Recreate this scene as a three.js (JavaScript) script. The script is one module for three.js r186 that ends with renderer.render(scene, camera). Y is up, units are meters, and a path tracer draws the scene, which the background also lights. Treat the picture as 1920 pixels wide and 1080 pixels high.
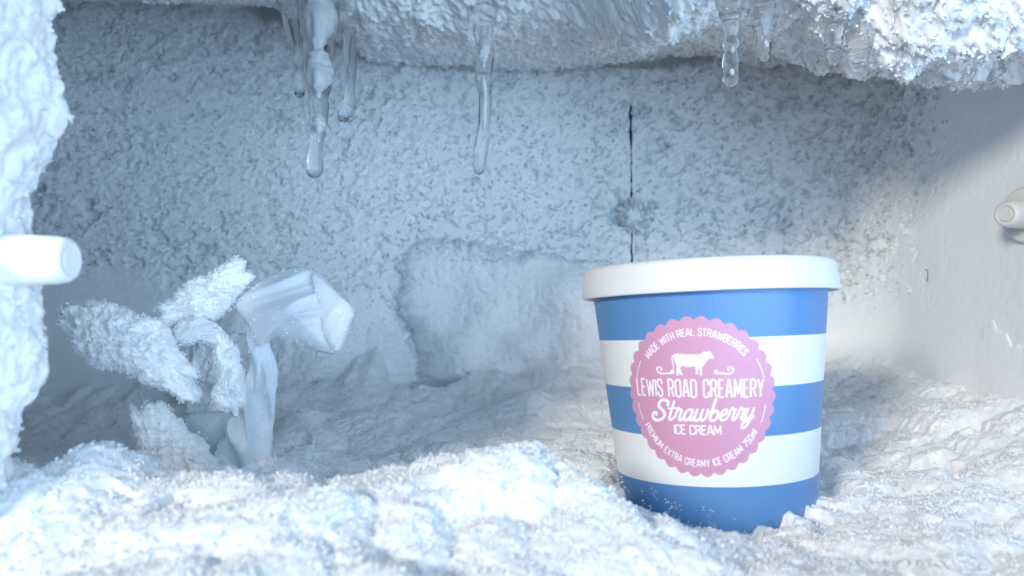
import * as THREE from 'three';
import { RoundedBoxGeometry } from 'three/addons/geometries/RoundedBoxGeometry.js';
import { mergeGeometries } from 'three/addons/utils/BufferGeometryUtils.js';
import { RectAreaLightUniformsLib } from 'three/addons/lights/RectAreaLightUniformsLib.js';

// ───────────── camera, light, exposure ─────────────
const scene = new THREE.Scene();
scene.background = new THREE.Color().setRGB(0.09, 0.13, 0.19);   // the even bluish daylight of the room in front of the open freezer
const FPX = 1450, HORIZON = 620, CAMY = 0.10;               // focal length and horizon in photograph pixels; camera height
const camera = new THREE.PerspectiveCamera(2 * Math.atan(540 / FPX) * 180 / Math.PI, 16 / 9, 0.01, 10);
camera.position.set(0, CAMY, 0);
const PITCH = Math.atan((HORIZON - 540) / FPX);
camera.rotation.set(PITCH, 0, 0);
camera.focus = 0.37;
camera.userData.fStop = 11;
scene.add(camera);

RectAreaLightUniformsLib.init();
function windowLight(name, color, intensity, w, h, from, to) {
  const l = new THREE.RectAreaLight(color, intensity, w, h);
  l.name = name; l.position.set(...from); l.lookAt(...to); scene.add(l);
  return l;
}
// daylight from the room: one window throws the warm slanting light, a broad pale-blue one off to the right fills the rest
windowLight('warm_window_light', new THREE.Color(1.0, 0.92, 0.80), 86, 0.40, 0.40, [-1.22, 0.70, 1.60], [0.12, 0.08, -0.40]);
windowLight('sky_window_light', new THREE.Color(0.50, 0.735, 1.0), 5.0, 3.6, 1.8, [1.25, 0.02, 1.7], [-0.05, 0.12, -0.5]);

const renderer = new THREE.WebGLRenderer({ antialias: true });
renderer.toneMapping = THREE.LinearToneMapping;
renderer.toneMappingExposure = 0.98;
renderer.shadowMap.enabled = true;

// ───────────── helpers ─────────────
let seed = 12345;
const rnd = () => { seed = (seed + 0x6d2b79f5) | 0; let t = Math.imul(seed ^ (seed >>> 15), 1 | seed); t = (t + Math.imul(t ^ (t >>> 7), 61 | t)) ^ t; return ((t ^ (t >>> 14)) >>> 0) / 4294967296; };
const rr = (a, b) => a + (b - a) * rnd();
const clamp = (x, a = 0, b = 1) => Math.min(b, Math.max(a, x));
const sstep = (a, b, x) => { const t = clamp((x - a) / (b - a)); return t * t * (3 - 2 * t); };
const lerp = (a, b, t) => a + (b - a) * t;
function hash(i, j, k = 0) { let h = Math.imul(i, 374761393) ^ Math.imul(j, 668265263) ^ Math.imul(k, 1274126177); h = Math.imul(h ^ (h >>> 13), 1274126177); h ^= h >>> 16; return (h >>> 0) / 4294967296; }
function vnoise(x, y, k = 0) {                                // smooth value noise, -1 … 1
  const i = Math.floor(x), j = Math.floor(y), fx = x - i, fy = y - j;
  const u = fx * fx * fx * (fx * (fx * 6 - 15) + 10), v = fy * fy * fy * (fy * (fy * 6 - 15) + 10);
  return 2 * lerp(lerp(hash(i, j, k), hash(i + 1, j, k), u), lerp(hash(i, j + 1, k), hash(i + 1, j + 1, k), u), v) - 1;
}
function fbm(x, y, oct, k = 0, gain = 0.5) { let s = 0, a = 1; for (let o = 0; o < oct; o++) { s += a * vnoise(x, y, k + o * 17); x = x * 2.03 + 11.7; y = y * 2.03 - 5.3; a *= gain; } return s; }
function billow(x, y, oct, k = 0, gain = 0.5) { let s = 0, a = 1; for (let o = 0; o < oct; o++) { s += a * (2 * Math.sqrt(Math.abs(vnoise(x, y, k + o * 17)) + 0.05) - 1.15); x = x * 2.07 + 3.1; y = y * 2.07 + 8.3; a *= gain; } return s; }
function cells(x, y, k) {                                     // nearest jittered cell: [id, distance to it, offset x, offset y, gap to the second nearest]
  const ix = Math.floor(x), iy = Math.floor(y); let b = 9, c = 9, id = 0, ox = 0, oy = 0;
  for (let j = iy - 1; j <= iy + 1; j++) for (let i = ix - 1; i <= ix + 1; i++) {
    const dx = i + hash(i, j, k) - x, dy = j + hash(i, j, k + 1) - y, d = dx * dx + dy * dy;
    if (d < b) { c = b; b = d; id = i * 7919 + j * 104729; ox = dx; oy = dy; } else if (d < c) c = d;
  }
  return [id, Math.sqrt(b), ox, oy, Math.sqrt(c) - Math.sqrt(b)];
}
const table = (pts) => (x) => { if (x <= pts[0][0]) return pts[0][1]; for (let i = 1; i < pts.length; i++) if (x <= pts[i][0]) { const [x0, y0] = pts[i - 1], [x1, y1] = pts[i]; const t = (x - x0) / (x1 - x0); return lerp(y0, y1, t * t * (3 - 2 * t)); } return pts.at(-1)[1]; };

// a pixel of the photograph seen at a distance d in front of the camera
const cp = Math.cos(PITCH), sp = Math.sin(PITCH);
function at(px, py, d) {
  const a = (px - 960) / FPX, b = (540 - py) / FPX;
  const y = b * cp + sp, z = b * sp - cp;
  const s = d / -z;
  return new THREE.Vector3(a * s, CAMY + y * s, -d);
}
const pxOf = (x, d) => 960 + x / d * FPX;                      // rough column of a point

const numbers = {};
const numbered = (n) => { const k = numbers[n] = (numbers[n] ?? -1) + 1; return k ? n + '_' + String(k).padStart(3, '0') : n; };
function put(o, parent) { o.traverse((c) => { c.castShadow = c.receiveShadow = true; }); (parent || scene).add(o); return o; }
function mesh(name, g, m, parent) { const o = new THREE.Mesh(g, m); o.name = parent ? name : numbered(name); return put(o, parent); }
function thing(name, label, category, group, pos = [0, 0, 0]) {
  const o = new THREE.Group(); o.name = numbered(name); o.position.set(...pos); o.userData = { label, category }; if (group) o.userData.group = group; scene.add(o); return o;
}
function tag(o, label, category, group, kind) { o.userData.label = label; if (category) o.userData.category = category; if (group) o.userData.group = group; if (kind) o.userData.kind = kind; return o; }
function sheet(nu, nv, fn, uvScale = 1, closeU = false) {       // a grid surface from fn(u, v) → [x, y, z]
  const P = new Float32Array((nu + 1) * (nv + 1) * 3), U = new Float32Array((nu + 1) * (nv + 1) * 2), I = new Uint32Array(nu * nv * 6);
  let p = 0, q = 0, t = 0;
  for (let j = 0; j <= nv; j++) for (let i = 0; i <= nu; i++) {
    const r = fn(closeU && i === nu ? 0 : i / nu, j / nv); P[p++] = r[0]; P[p++] = r[1]; P[p++] = r[2];
    U[q++] = r.length > 3 ? r[3] : i / nu * uvScale; U[q++] = r.length > 3 ? r[4] : j / nv * uvScale;
  }
  for (let j = 0; j < nv; j++) for (let i = 0; i < nu; i++) { const a = j * (nu + 1) + i, b = a + 1, c = a + nu + 1, d = c + 1; I[t++] = a; I[t++] = b; I[t++] = d; I[t++] = a; I[t++] = d; I[t++] = c; }
  const g = new THREE.BufferGeometry();
  g.setAttribute('position', new THREE.BufferAttribute(P, 3)); g.setAttribute('uv', new THREE.BufferAttribute(U, 2)); g.setIndex(new THREE.BufferAttribute(I, 1)); g.computeVertexNormals();
  return g;
}
// small pieces for the loose grain of the snow and the frost
function grainGeometry(k, squash = 1) {
  const g = new THREE.IcosahedronGeometry(1, 0); const p = g.attributes.position, v = new THREE.Vector3();
  for (let i = 0; i < p.count; i++) { v.fromBufferAttribute(p, i); const s = 0.62 + 0.6 * hash(Math.round(v.x * 50), Math.round(v.y * 50) * 3 + Math.round(v.z * 50) * 7, k); p.setXYZ(i, v.x * s, v.y * s * squash, v.z * s); }
  g.computeVertexNormals(); return g;
}
function flakeGeometry(k) {                                     // a jagged fern-like ice plate growing along +y
  const n = 5, v = [], idx = []; const add = (x, y, z) => { v.push(x, y, z); return v.length / 3 - 1; };
  for (let i = 0; i < n; i++) {
    const y = i / n, w = (0.34 * Math.sin(Math.PI * (0.18 + 0.72 * y))) * (0.7 + 0.6 * hash(i, k, 5)), z = 0.08 * (hash(i, k, 9) - 0.5);
    const a = add(-w * 0.25, y, z), b = add(w * 0.25, y, -z), l = add(-w, y + 0.24, z * 2), r = add(w, y + 0.22, -z * 2), t = add(0, y + 1.05 / n, 0.07);
    idx.push(a, b, t, a, t, l, b, r, t);
  }
  const g = new THREE.BufferGeometry(); g.setAttribute('position', new THREE.Float32BufferAttribute(v, 3)); g.setIndex(idx); const f = g.toNonIndexed(); f.computeVertexNormals(); return f;
}
function needleGeometry() { const g = new THREE.ConeGeometry(0.05, 1, 4, 1).toNonIndexed(); g.translate(0, 0.5, 0); return g; }
function clump(make, n, k, spread, tilt) {                     // several pieces joined into one little clump round the origin
  const all = [];
  for (let i = 0; i < n; i++) {
    const g = make(k * 10 + i), a = hash(i, k, 41) * 6.283, r = Math.sqrt(hash(i, k, 42)) * spread, q = 0.55 + 0.75 * hash(i, k, 43);
    if (tilt) { g.rotateY(hash(i, k, 44) * 6.283); g.rotateZ((hash(i, k, 45) - 0.5) * 2 * tilt); g.rotateX((hash(i, k, 46) - 0.5) * 2 * tilt); } else { g.rotateX(i * 1.7); g.rotateZ(i * 2.3); }
    g.scale(q, q, q); g.translate(r * Math.cos(a), tilt ? 0 : (hash(i, k, 47) - 0.6) * 0.8, r * Math.sin(a)); g.deleteAttribute('uv'); all.push(g);
  }
  return mergeGeometries(all);
}
const GRAIN = [1, 2, 3].map((k) => clump(grainGeometry, 11, k, 5.5, 0)), FLAKE = [1, 2, 3].map((k) => clump(flakeGeometry, 5, k, 0.35, 1.0)), NEEDLE = clump(needleGeometry, 6, 4, 0.3, 0.35), SINGLE = grainGeometry(7);
const FRONT = new THREE.Vector3(0, 0.2, 1).normalize();
const UPV = new THREE.Vector3(0, 1, 0);
// copies of one little shape on a surface; place(i) → [x, y, z, size, direction?] or null
function scatter(name, g, m, n, place, parent, label, category) {
  const o = new THREE.InstancedMesh(g, m, n); o.name = parent ? name : numbered(name);
  const M = new THREE.Matrix4(), q = new THREE.Quaternion(), q2 = new THREE.Quaternion(), e = new THREE.Euler(), s = new THREE.Vector3(), p = new THREE.Vector3(); let c = 0;
  for (let i = 0; i < n; i++) {
    const r = place(i); if (!r) continue;
    p.set(r[0], r[1], r[2]);
    if (r[4]) { q.setFromUnitVectors(UPV, r[4]); q2.setFromAxisAngle(UPV, rnd() * 6.28); q.multiply(q2); s.set(r[3] * rr(0.6, 1.1), r[3], r[3] * rr(0.6, 1.1)); }
    else { q.setFromEuler(e.set(rnd() * 6.28, rnd() * 6.28, rnd() * 6.28)); s.set(r[3] * rr(0.6, 1.3), r[3] * rr(0.5, 1.1), r[3] * rr(0.6, 1.3)); }
    o.setMatrixAt(c++, M.compose(p, q, s));
  }
  o.count = c; o.userData.kind = 'stuff'; if (label) tag(o, label, category, null, 'stuff');
  return put(o, parent);
}

// ───────────── materials ─────────────
const lin = (r, g, b) => new THREE.Color().setRGB(r, g, b);
function noiseTexture(n, fn, srgb) {
  const d = new Uint8Array(n * n * 4);
  for (let j = 0; j < n; j++) for (let i = 0; i < n; i++) { const v = fn(i, j), o = (j * n + i) * 4; for (let c = 0; c < 3; c++) d[o + c] = clamp(Array.isArray(v) ? v[c] : v) * 255; d[o + 3] = 255; }
  const t = new THREE.DataTexture(d, n, n); t.wrapS = t.wrapT = THREE.RepeatWrapping; t.magFilter = THREE.LinearFilter; if (srgb) t.colorSpace = THREE.SRGBColorSpace; t.needsUpdate = true; return t;
}
const tileNoise = (i, j, n, f, k) => { const x = i / n * f, y = j / n * f, a = Math.floor(x), b = Math.floor(y), fx = x - a, fy = y - b, u = fx * fx * (3 - 2 * fx), v = fy * fy * (3 - 2 * fy), h = (p, q) => hash(p % f, q % f, k); return lerp(lerp(h(a, b), h(a + 1, b), u), lerp(h(a, b + 1), h(a + 1, b + 1), u), v); };
const grainBump = noiseTexture(512, (i, j) => 0.35 * tileNoise(i, j, 512, 32, 1) + 0.35 * tileNoise(i, j, 512, 91, 2) + 0.3 * tileNoise(i, j, 512, 210, 3));
const snowMat = new THREE.MeshPhysicalMaterial({ color: lin(0.90, 0.92, 0.94), roughness: 0.8, ior: 1.31 });
const frostMat = new THREE.MeshPhysicalMaterial({ color: lin(0.86, 0.89, 0.91), roughness: 0.7, ior: 1.31 });
const grainMat = new THREE.MeshPhysicalMaterial({ color: lin(0.90, 0.92, 0.94), roughness: 0.7, ior: 1.31 });
const sparkMat = new THREE.MeshPhysicalMaterial({ color: lin(0.92, 0.95, 0.97), roughness: 0.12, ior: 1.31, metalness: 0.0, clearcoat: 1, clearcoatRoughness: 0.05 });
const flakeMat = new THREE.MeshPhysicalMaterial({ color: lin(0.88, 0.91, 0.93), roughness: 0.7, ior: 1.31, side: THREE.DoubleSide });
const wallMat = new THREE.MeshPhysicalMaterial({ color: lin(0.13, 0.33, 0.44), roughness: 0.5 });
const linerMat = new THREE.MeshPhysicalMaterial({ color: lin(0.86, 0.85, 0.81), roughness: 0.45, bumpMap: grainBump, bumpScale: 0.0001 });
const pegMat = new THREE.MeshPhysicalMaterial({ color: lin(0.66, 0.65, 0.62), roughness: 0.38, clearcoat: 0.2 });
const iceMat = new THREE.MeshPhysicalMaterial({ color: lin(1.0, 1.0, 1.0), roughness: 0.02, transmission: 1, thickness: 0.01, ior: 1.31 });
const dropMat = new THREE.MeshPhysicalMaterial({ color: lin(0.97, 0.98, 1.0), roughness: 0.05, transmission: 1, thickness: 0, ior: 1.33 });
const cloudyIceMat = new THREE.MeshPhysicalMaterial({ color: lin(0.92, 0.95, 0.98), roughness: 0.35, transmission: 0.15, thickness: 0, ior: 1.31 });

// ───────────── the freezer's box ─────────────
const DB = 0.605, XR = 0.272, XL = -0.44, FLOOR = -0.02, TOP = 0.40, RC = 0.075, SEAM = 0.0938;   // back wall, right and left wall, floor, roof, corner radius, seam
{
  const back = new THREE.Group(); back.name = 'back_wall'; back.userData = { kind: 'structure', label: 'blue-grey back wall of the freezer, two panels meeting at a seam' }; scene.add(back);
  const panel = (x0, x1) => { const g = new RoundedBoxGeometry(x1 - x0, TOP - FLOOR, 0.012, 2, 0.0012); g.translate((x0 + x1) / 2, (TOP + FLOOR) / 2, -DB - 0.0080); mesh('panel', g, wallMat, back); };
  panel(XL, SEAM - 0.0006); panel(SEAM + 0.0006, XR);
  const box = (name, label, w, h, d, x, y, z, m) => { const g = new RoundedBoxGeometry(w, h, d, 2, 0.002); g.translate(x, y, z); const o = mesh(name, g, m); o.userData = { kind: 'structure', label }; return o; };
  box('backing_wall', 'outer casing behind the back panels', 0.80, 0.50, 0.012, -0.08, 0.19, -DB - 0.040, wallMat);
  box('left_wall', 'left inner wall of the freezer behind the frosted rim', 0.012, 0.44, 0.43, XL - 0.008, 0.19, -0.425, linerMat);
  box('freezer_floor', 'freezer floor under the snow', 0.80, 0.012, 0.56, -0.08, FLOOR - 0.012, -0.36, linerMat);
  box('ceiling', 'freezer ceiling above the frost', 0.80, 0.012, 0.42, -0.08, TOP + 0.002, -0.43, linerMat);
}
{ // the top rim of the opening, above the view; it keeps the slanting light off the back wall
  const g = new RoundedBoxGeometry(0.46, 0.17, 0.05, 3, 0.006); g.translate(-0.235, 0.327, -0.215); const o = mesh('top_rim', g, linerMat); o.userData = { kind: 'structure', label: 'top rim of the freezer opening' };
}
// the path of the back wall, round the corner and along the right wall; s is metres along it, h is height off it
const S0 = XL, S1 = XR - RC, S2 = S1 + RC * Math.PI / 2, S3 = S2 + 0.23;
function along(s, h) {
  if (s < S1) return [s, -DB + h, 0, 1];
  if (s < S2) { const a = (s - S1) / RC, cx = S1, cz = -DB + RC; return [cx + (RC - h) * Math.sin(a), cz - (RC - h) * Math.cos(a), -Math.sin(a), Math.cos(a)]; }
  return [XR - h, -DB + RC + (s - S2), -1, 0];
}
{ // the moulded right wall with its rounded corner, a shell with thickness
  const prof = []; const N = 60;
  for (let i = 0; i <= N; i++) { const s = lerp(S1 + 0.004, S3, i / N), a = along(s, -0.0015); prof.push([a[0], a[1]]); }
  for (let i = N; i >= 0; i--) { const s = lerp(S1 + 0.004, S3, i / N), a = along(s, -0.010); prof.push([a[0], a[1]]); }
  const sh = new THREE.Shape(prof.map(([x, z]) => new THREE.Vector2(x, -z)));
  const g = new THREE.ExtrudeGeometry(sh, { depth: TOP - FLOOR, bevelEnabled: false, curveSegments: 4 }); g.rotateX(-Math.PI / 2); g.translate(0, FLOOR, 0);
  const o = mesh('right_wall', g, linerMat); o.userData = { kind: 'structure', label: 'cream plastic right wall of the freezer with rounded back corner' };
}

// frost crust over the back wall, thinning out along the right wall
const crustWeight = (s, y) => {                               // 1 = thick flaky crust, 0 = thin smooth film
  const right = 1 - sstep(S1 + 0.02, S2 + 0.10, s + (y - 0.12) * -0.55 + 0.02 * vnoise(s * 30, y * 30, 4));
  const px = pxOf(s, DB), low = table([[0, 0.152], [350, 0.148], [600, 0.125], [740, 0.13], [900, 0.155], [1100, 0.15], [1200, 0.135], [1600, 0.12]])(px) + 0.012 * fbm(s * 22, y * 22, 2, 6);
  return right * sstep(low - 0.022, low + 0.014, y);
};
const seamOpen = (y) => sstep(0.284, 0.274, y + 0.005 * vnoise(y * 240, 3, 8));     // the seam is bridged near the top
const seamHalf = (y) => lerp(-0.0008, 0.0005 + 0.0005 * sstep(0.22, 0.28, y) + 0.0003 * vnoise(y * 420, 1, 4) + 0.0004 * vnoise(y * 130, 5, 6), seamOpen(y));
function crustHeight(s, y) {
  const w = crustWeight(s, y);
  const wx = s + 0.0035 * fbm(s * 160, y * 160, 3, 31), wy = y + 0.0028 * fbm(s * 160 + 9, y * 160 - 4, 3, 47);
  const dens = 0.5 + 0.5 * vnoise(s * 9, y * 9, 77);
  const A = cells(wx / 0.0100, wy / 0.0060, 3), B = cells(wx / 0.0044, wy / 0.0030, 13);
  const ha = hash(A[0], 1, 7), hb = hash(B[0], 2, 9);
  let h = 0.0024 * ha + (A[2] * (hash(A[0], 5) - 0.5) + A[3] * (hash(A[0], 6) - 0.3)) * 0.0018 - A[1] * A[1] * 0.0012;
  h += 0.0024 * hb + (B[2] * (hash(B[0], 3) - 0.5) + B[3] * (hash(B[0], 4) - 0.3)) * 0.0018 - B[1] * B[1] * 0.0012;
  const pit = vnoise(wx * 75, wy * 110, 91) + 0.6 * vnoise(wx * 210, wy * 280, 95);
  h -= 0.0070 * sstep(0.58, 0.80, pit + 0.15 * dens);
  h += 0.0003 * fbm(s * 900, y * 900, 2, 55) + 0.002 * vnoise(s * 16, y * 16, 21);
  let r = 0.0042 + w * h * (0.22 + 0.34 * sstep(-0.6, 0.4, vnoise(s * 8, y * 8, 83) + 0.4 * vnoise(s * 25, y * 25, 85)));
  r += (1 - w) * (0.00018 * fbm(s * 500, y * 500, 3, 61, 0.6) * (1 - sstep(S2, S2 + 0.12, s) * 0.8) + 0.0008 * vnoise(s * 35, y * 35, 63));
  r = lerp(r, 0.0009 + 0.00014 * fbm(s * 300, y * 300, 3, 71, 0.6), sstep(S2 + 0.03, S2 + 0.12, s));   // the right wall keeps a thin film
  r -= 0.0016 * seamOpen(y) * (1 - sstep(0.001, 0.012, Math.abs(s - SEAM))) * w;
  return r;
}
{
  const s0 = -0.43, s1 = S2 + 0.215, y0 = 0.0, y1 = 0.385, nv = 380;
  const crust = (nu, left) => sheet(nu, nv, (u, v) => { const y = lerp(y0, y1, v), g = seamHalf(y), s = left ? lerp(s0, SEAM - g, u) : lerp(SEAM + g, s1, u), a = along(s, crustHeight(s, y)); return [a[0], y, a[1], s * 18, y * 18]; });
  tag(mesh('frost_crust', crust(480, true), frostMat), 'flaky pale frost crust on the wide back wall panel beyond the bag', 'frost', null, 'stuff');
  tag(mesh('frost_crust', crust(400, false), frostMat), 'flaky pale frost crust behind the tub, running onto the right wall', 'frost', null, 'stuff');
  // free standing ice plates growing out of the crust
  const dir = new THREE.Vector3();
  for (let k = 0; k < 3; k++) scatter('frost_flakes', FLAKE[k], flakeMat, 6500, () => {
    const s = rr(-0.42, S2 + 0.06), y = rr(0.10, 0.36), w = crustWeight(s, y); if (rnd() > w * w * w || Math.abs(s - SEAM) < 0.004 && y < 0.272) return null;
    const a = along(s, crustHeight(s, y) - 0.0006), t = rr(-1.2, 1.2), l = rr(0.1, 0.5);
    dir.set(a[2] * l + a[3] * t, rr(-0.7, 0.8), a[3] * l - a[2] * t).normalize();
    return [a[0], y, a[1], rr(0.0012, 0.0044), dir];
  }, null, 'tiny jagged ice plates standing out of the back wall frost', 'frost');
}

{
  const c = along(SEAM + 0.0006, 0.0052), base = [c[0], 0.1895, c[1]];
  const t = thing('frosted_screw', 'screw head grown over with a knob of frost on the back wall seam', 'screw', null, base);
  const g = new THREE.SphereGeometry(1, 64, 40), p = g.attributes.position, v = new THREE.Vector3();
  for (let i = 0; i < p.count; i++) { v.fromBufferAttribute(p, i); const n = 1 + 0.16 * fbm(v.x * 3 + 4, v.y * 3 + v.z * 2, 3, 901); p.setXYZ(i, v.x * 0.0098 * n, v.y * 0.0098 * n, v.z * 0.0055 * n); }
  g.computeVertexNormals(); mesh('frost_knob', g, frostMat, t);
  const d = new THREE.Vector3();
  scatter('frost_plates', FLAKE[1], flakeMat, 260, () => { const a = rnd() * 6.28, r = rr(0.3, 1.25); d.set(Math.cos(a), Math.sin(a), rr(0.2, 0.9)).normalize(); return [Math.cos(a) * 0.0105 * r, Math.sin(a) * 0.0105 * r, r < 1 ? 0.004 : -0.001, rr(0.0015, 0.0035), d]; }, t);
}

// ───────────── the snow on the floor ─────────────
const gauss = (x, z, cx, cz, rx, rz) => Math.exp(-(((x - cx) / rx) ** 2) - ((z - cz) / rz) ** 2);
const floorBase = table([[0.12, -0.078], [0.17, -0.070], [0.25, -0.0685], [0.29, -0.0745], [0.34, -0.0715], [0.42, -0.0635], [0.50, -0.052], [0.57, -0.037], [0.62, -0.028]]);
const TUB = { x: 0.0925, d: 0.345, base: 0.0205 };
function floorHeight(x, d) {
  let h = floorBase(d);
  h += 0.026 * gauss(x, d, -0.130, 0.242, 0.062, 0.034) * (1 + 0.1 * vnoise(x * 60, d * 60, 3));
  h += 0.012 * gauss(x, d, -0.075, 0.225, 0.030, 0.035);
  h += 0.0275 * gauss(x, d, 0.006, 0.250, 0.030, 0.030) + 0.013 * gauss(x, d, -0.026, 0.240, 0.034, 0.032);
  h += 0.010 * gauss(x, d, -0.03, 0.19, 0.10, 0.035);
  h += 0.012 * gauss(x, d, 0.01, 0.50, 0.018, 0.016) + 0.012 * gauss(x, d, 0.075, 0.52, 0.05, 0.03);
  h += 0.007 * gauss(x, d, 0.155, 0.29, 0.022, 0.02) + 0.006 * gauss(x, d, 0.20, 0.34, 0.05, 0.04);
  h += 0.012 * sstep(0.16, 0.27, x) * sstep(0.30, 0.42, d) + 0.010 * sstep(0.20, 0.275, x) * sstep(0.25, 0.35, d);
  h += 0.013 * sstep(0.53, 0.60, d) * (0.4 + vnoise(x * 38, 2, 161) + 0.5 * vnoise(x * 110, 4, 163));
  h += 0.012 * gauss(x, d, -0.115, 0.335, 0.035, 0.03);
  h -= 0.022 * sstep(-0.17, -0.24, x) * sstep(0.36, 0.5, d);
  const amp = lerp(1, 0.75, sstep(0.45, 0.6, d));
  h += amp * (0.0050 * fbm(x * 26, d * 26, 2, 101) + 0.0034 * billow(x * 38, d * 38, 2, 111, 0.4) + 0.0008 * fbm(x * 110, d * 110, 2, 115));
  h += amp * (0.00022 * billow(x * 170, d * 170, 2, 121, 0.55) + 0.00024 * fbm(x * 480, d * 480, 3, 131, 0.6));
  const pit = vnoise(x * 42, d * 42, 141) + 0.5 * vnoise(x * 120, d * 120, 143); h -= 0.006 * sstep(0.75, 1.25, pit);
  const r = Math.hypot(x - TUB.x, d - TUB.d), a = Math.atan2(d - TUB.d, x - TUB.x);
  const rim = -0.0750 + 0.0048 * fbm(a * 6, 3, 3, 151, 0.6) + 0.005 * gauss(a, 0, -0.62, 0, 0.22, 1) + 0.0025 * sstep(-1.8, -2.3, a);
  h = lerp(h, Math.min(h, rim), 1 - sstep(0.044, 0.058, r));
  return CAMY + h;
}
{
  const x0 = -0.40, x1 = 0.275, d0 = 0.13, d1 = 0.615;
  const g = sheet(700, 540, (u, v) => { const x = lerp(x0, x1, u), d = lerp(d0, d1, v), n = 0.0012; return [x + n * vnoise(x * 400, d * 400, 7), floorHeight(x, d), -d + n * vnoise(x * 400, d * 400, 9), x * 22, d * 22]; });
  const o = mesh('snow_ground', g, snowMat); o.userData = { kind: 'structure', label: 'grainy snow heaped over the freezer floor' };
  const spot = (lo, hi, lift) => () => {
    const d = d0 + 0.02 + (d1 - d0 - 0.02) * Math.pow(rnd(), 1.7), half = d * 0.70 + 0.01, x = rr(Math.max(x0, -half), Math.min(x1, half)); const c = vnoise(x * 90, d * 90, 171) + 0.6 * vnoise(x * 260, d * 260, 173);
    if (c < rr(-0.9, 0.5)) return null;
    if (Math.hypot(x - TUB.x, d - TUB.d) < 0.045) return null;
    const s = lo + (hi - lo) * Math.pow(rnd(), 3); return [x, floorHeight(x, d) + s * lift, -d, s, UPV];
  };
  for (let k = 0; k < 3; k++) scatter('snow_grains', GRAIN[k], grainMat, 14000, spot(0.00011, 0.00048, 0.0), null, 'loose white grains lying on the snow', 'snow');
  const fuzz = new THREE.Vector3();
  for (let k = 0; k < 3; k++) scatter('snow_crystals', FLAKE[k], flakeMat, 11000, () => { const d = 0.15 + 0.45 * Math.pow(rnd(), 1.5), half = d * 0.70 + 0.01, x = rr(Math.max(x0, -half), Math.min(x1, half)); if (Math.hypot(x - TUB.x, d - TUB.d) < 0.045) return null; fuzz.set(rr(-0.8, 0.8), rr(0.2, 1), rr(-0.4, 0.8)).normalize(); return [x, floorHeight(x, d) - 0.0002, -d, rr(0.0005, 0.0014), fuzz]; }, null, 'fine feathery crystals over the snow', 'snow');
  for (let k = 0; k < 2; k++) scatter('snow_grains', GRAIN[k], grainMat, 7000, () => { const d = rr(0.30, 0.60), x = rr(-0.30, 0.27); if (vnoise(x * 120, d * 120, 177) < rr(-0.9, 0.4) || Math.hypot(x - TUB.x, d - TUB.d) < 0.045) return null; const q = 0.00015 + 0.0004 * Math.pow(rnd(), 2.5); return [x, floorHeight(x, d), -d, q, UPV]; }, null, 'fine white grains on the shaded snow behind', 'snow');
  scatter('snow_sparkles', SINGLE, sparkMat, 1500, spot(0.0002, 0.0006, 0.8), null, 'glinting clear ice grains on the snow', 'snow');
}

// ───────────── the two drifts against the back wall ─────────────
function drift(label, outline, depth, bulge, k, hanging) {               // outline: rows of [py, left px, right px]
  const rows = outline.map(([py, l, r]) => [at(960, py, DB - 0.02).y, at(l, 600, DB - 0.02).x, at(r, 600, DB - 0.02).x]);
  const L = table(rows.map((r) => [r[0], r[1]]).reverse()), R = table(rows.map((r) => [r[0], r[2]]).reverse()), yT = rows[0][0], yB = rows.at(-1)[0];
  const H = (u, v) => {
    const y = lerp(yB, yT, v), x = lerp(L(y), R(y), u) + 0.004 * fbm(u * 9, v * 9, 3, k + 3) * (Math.abs(u - 0.5) > 0.3 ? 1 : 0.3);
    const e = hanging ? Math.pow(clamp(4 * u * (1 - u)), 0.4) * Math.pow(v, 0.7) : Math.pow(clamp(4 * u * (1 - u)), 0.55) * Math.pow(clamp((1 - v) * 1.02), 0.55) * sstep(-0.02, 0.22, v);
    const h = -0.001 + bulge * e * (0.9 + 0.32 * fbm(x * 20, y * 24, 2, k)) + e * (0.0016 * billow(x * 95, y * 95, 3, k + 5) + 0.0007 * fbm(x * 600, y * 600, 2, k + 9));
    const yy = y + 0.005 * fbm(x * 45, 4, 4, k + 11, 0.6) * (hanging ? 1 - sstep(0, 0.5, v) : sstep(0.4, 1, v));
    return [x, yy, -DB + depth + h, x * 18, y * 18];
  };
  const t = mesh('snow_drift', sheet(260, 200, H), snowMat); tag(t, label, 'snow drift', 'drifts against the back wall');
  const dir = new THREE.Vector3();
  scatter('frost_fuzz', FLAKE[1], flakeMat, 3000, () => { const sideways = rnd() < 0.3, u = sideways ? (rnd() < 0.5 ? rr(0, 0.06) : rr(0.94, 1)) : rnd(), edge = !sideways && rnd() < 0.4, v = edge ? (hanging ? rr(0, 0.1) : rr(0.85, 1)) : rr(0.05, 1), p = H(u, v); dir.set((u - 0.5) * (hanging ? 0.2 : 1.6) + rr(-0.5, 0.5), hanging ? -1 : (v - 0.3) * 1.2 + rr(-0.6, 0.6), rr(0.2, 1)).normalize(); return [p[0], p[1], p[2] - 0.0004, rr(0.0006, 0.0022), dir]; }, t);
  scatter('snow_grain_cover', GRAIN[1], grainMat, 2200, () => { const p = H(rnd(), rnd()); return [p[0], p[1], p[2] - 0.0002, 0.0002 + 0.0004 * Math.pow(rnd(), 2), FRONT]; }, t);
}
drift('lower rounded snow drift on the back wall beside the plastic bag', [[525, 480, 640], [545, 420, 720], [580, 330, 755], [640, 300, 790], [700, 300, 800], [760, 300, 810]], 0.002, 0.040, 200);
drift('larger fuzzy snow drift on the back wall behind the striped tub', [[448, 800, 930], [470, 755, 985], [500, 745, 1150], [560, 745, 1400], [640, 765, 1480], [700, 775, 1500], [760, 790, 1500]], 0.006, 0.055, 240);

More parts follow.
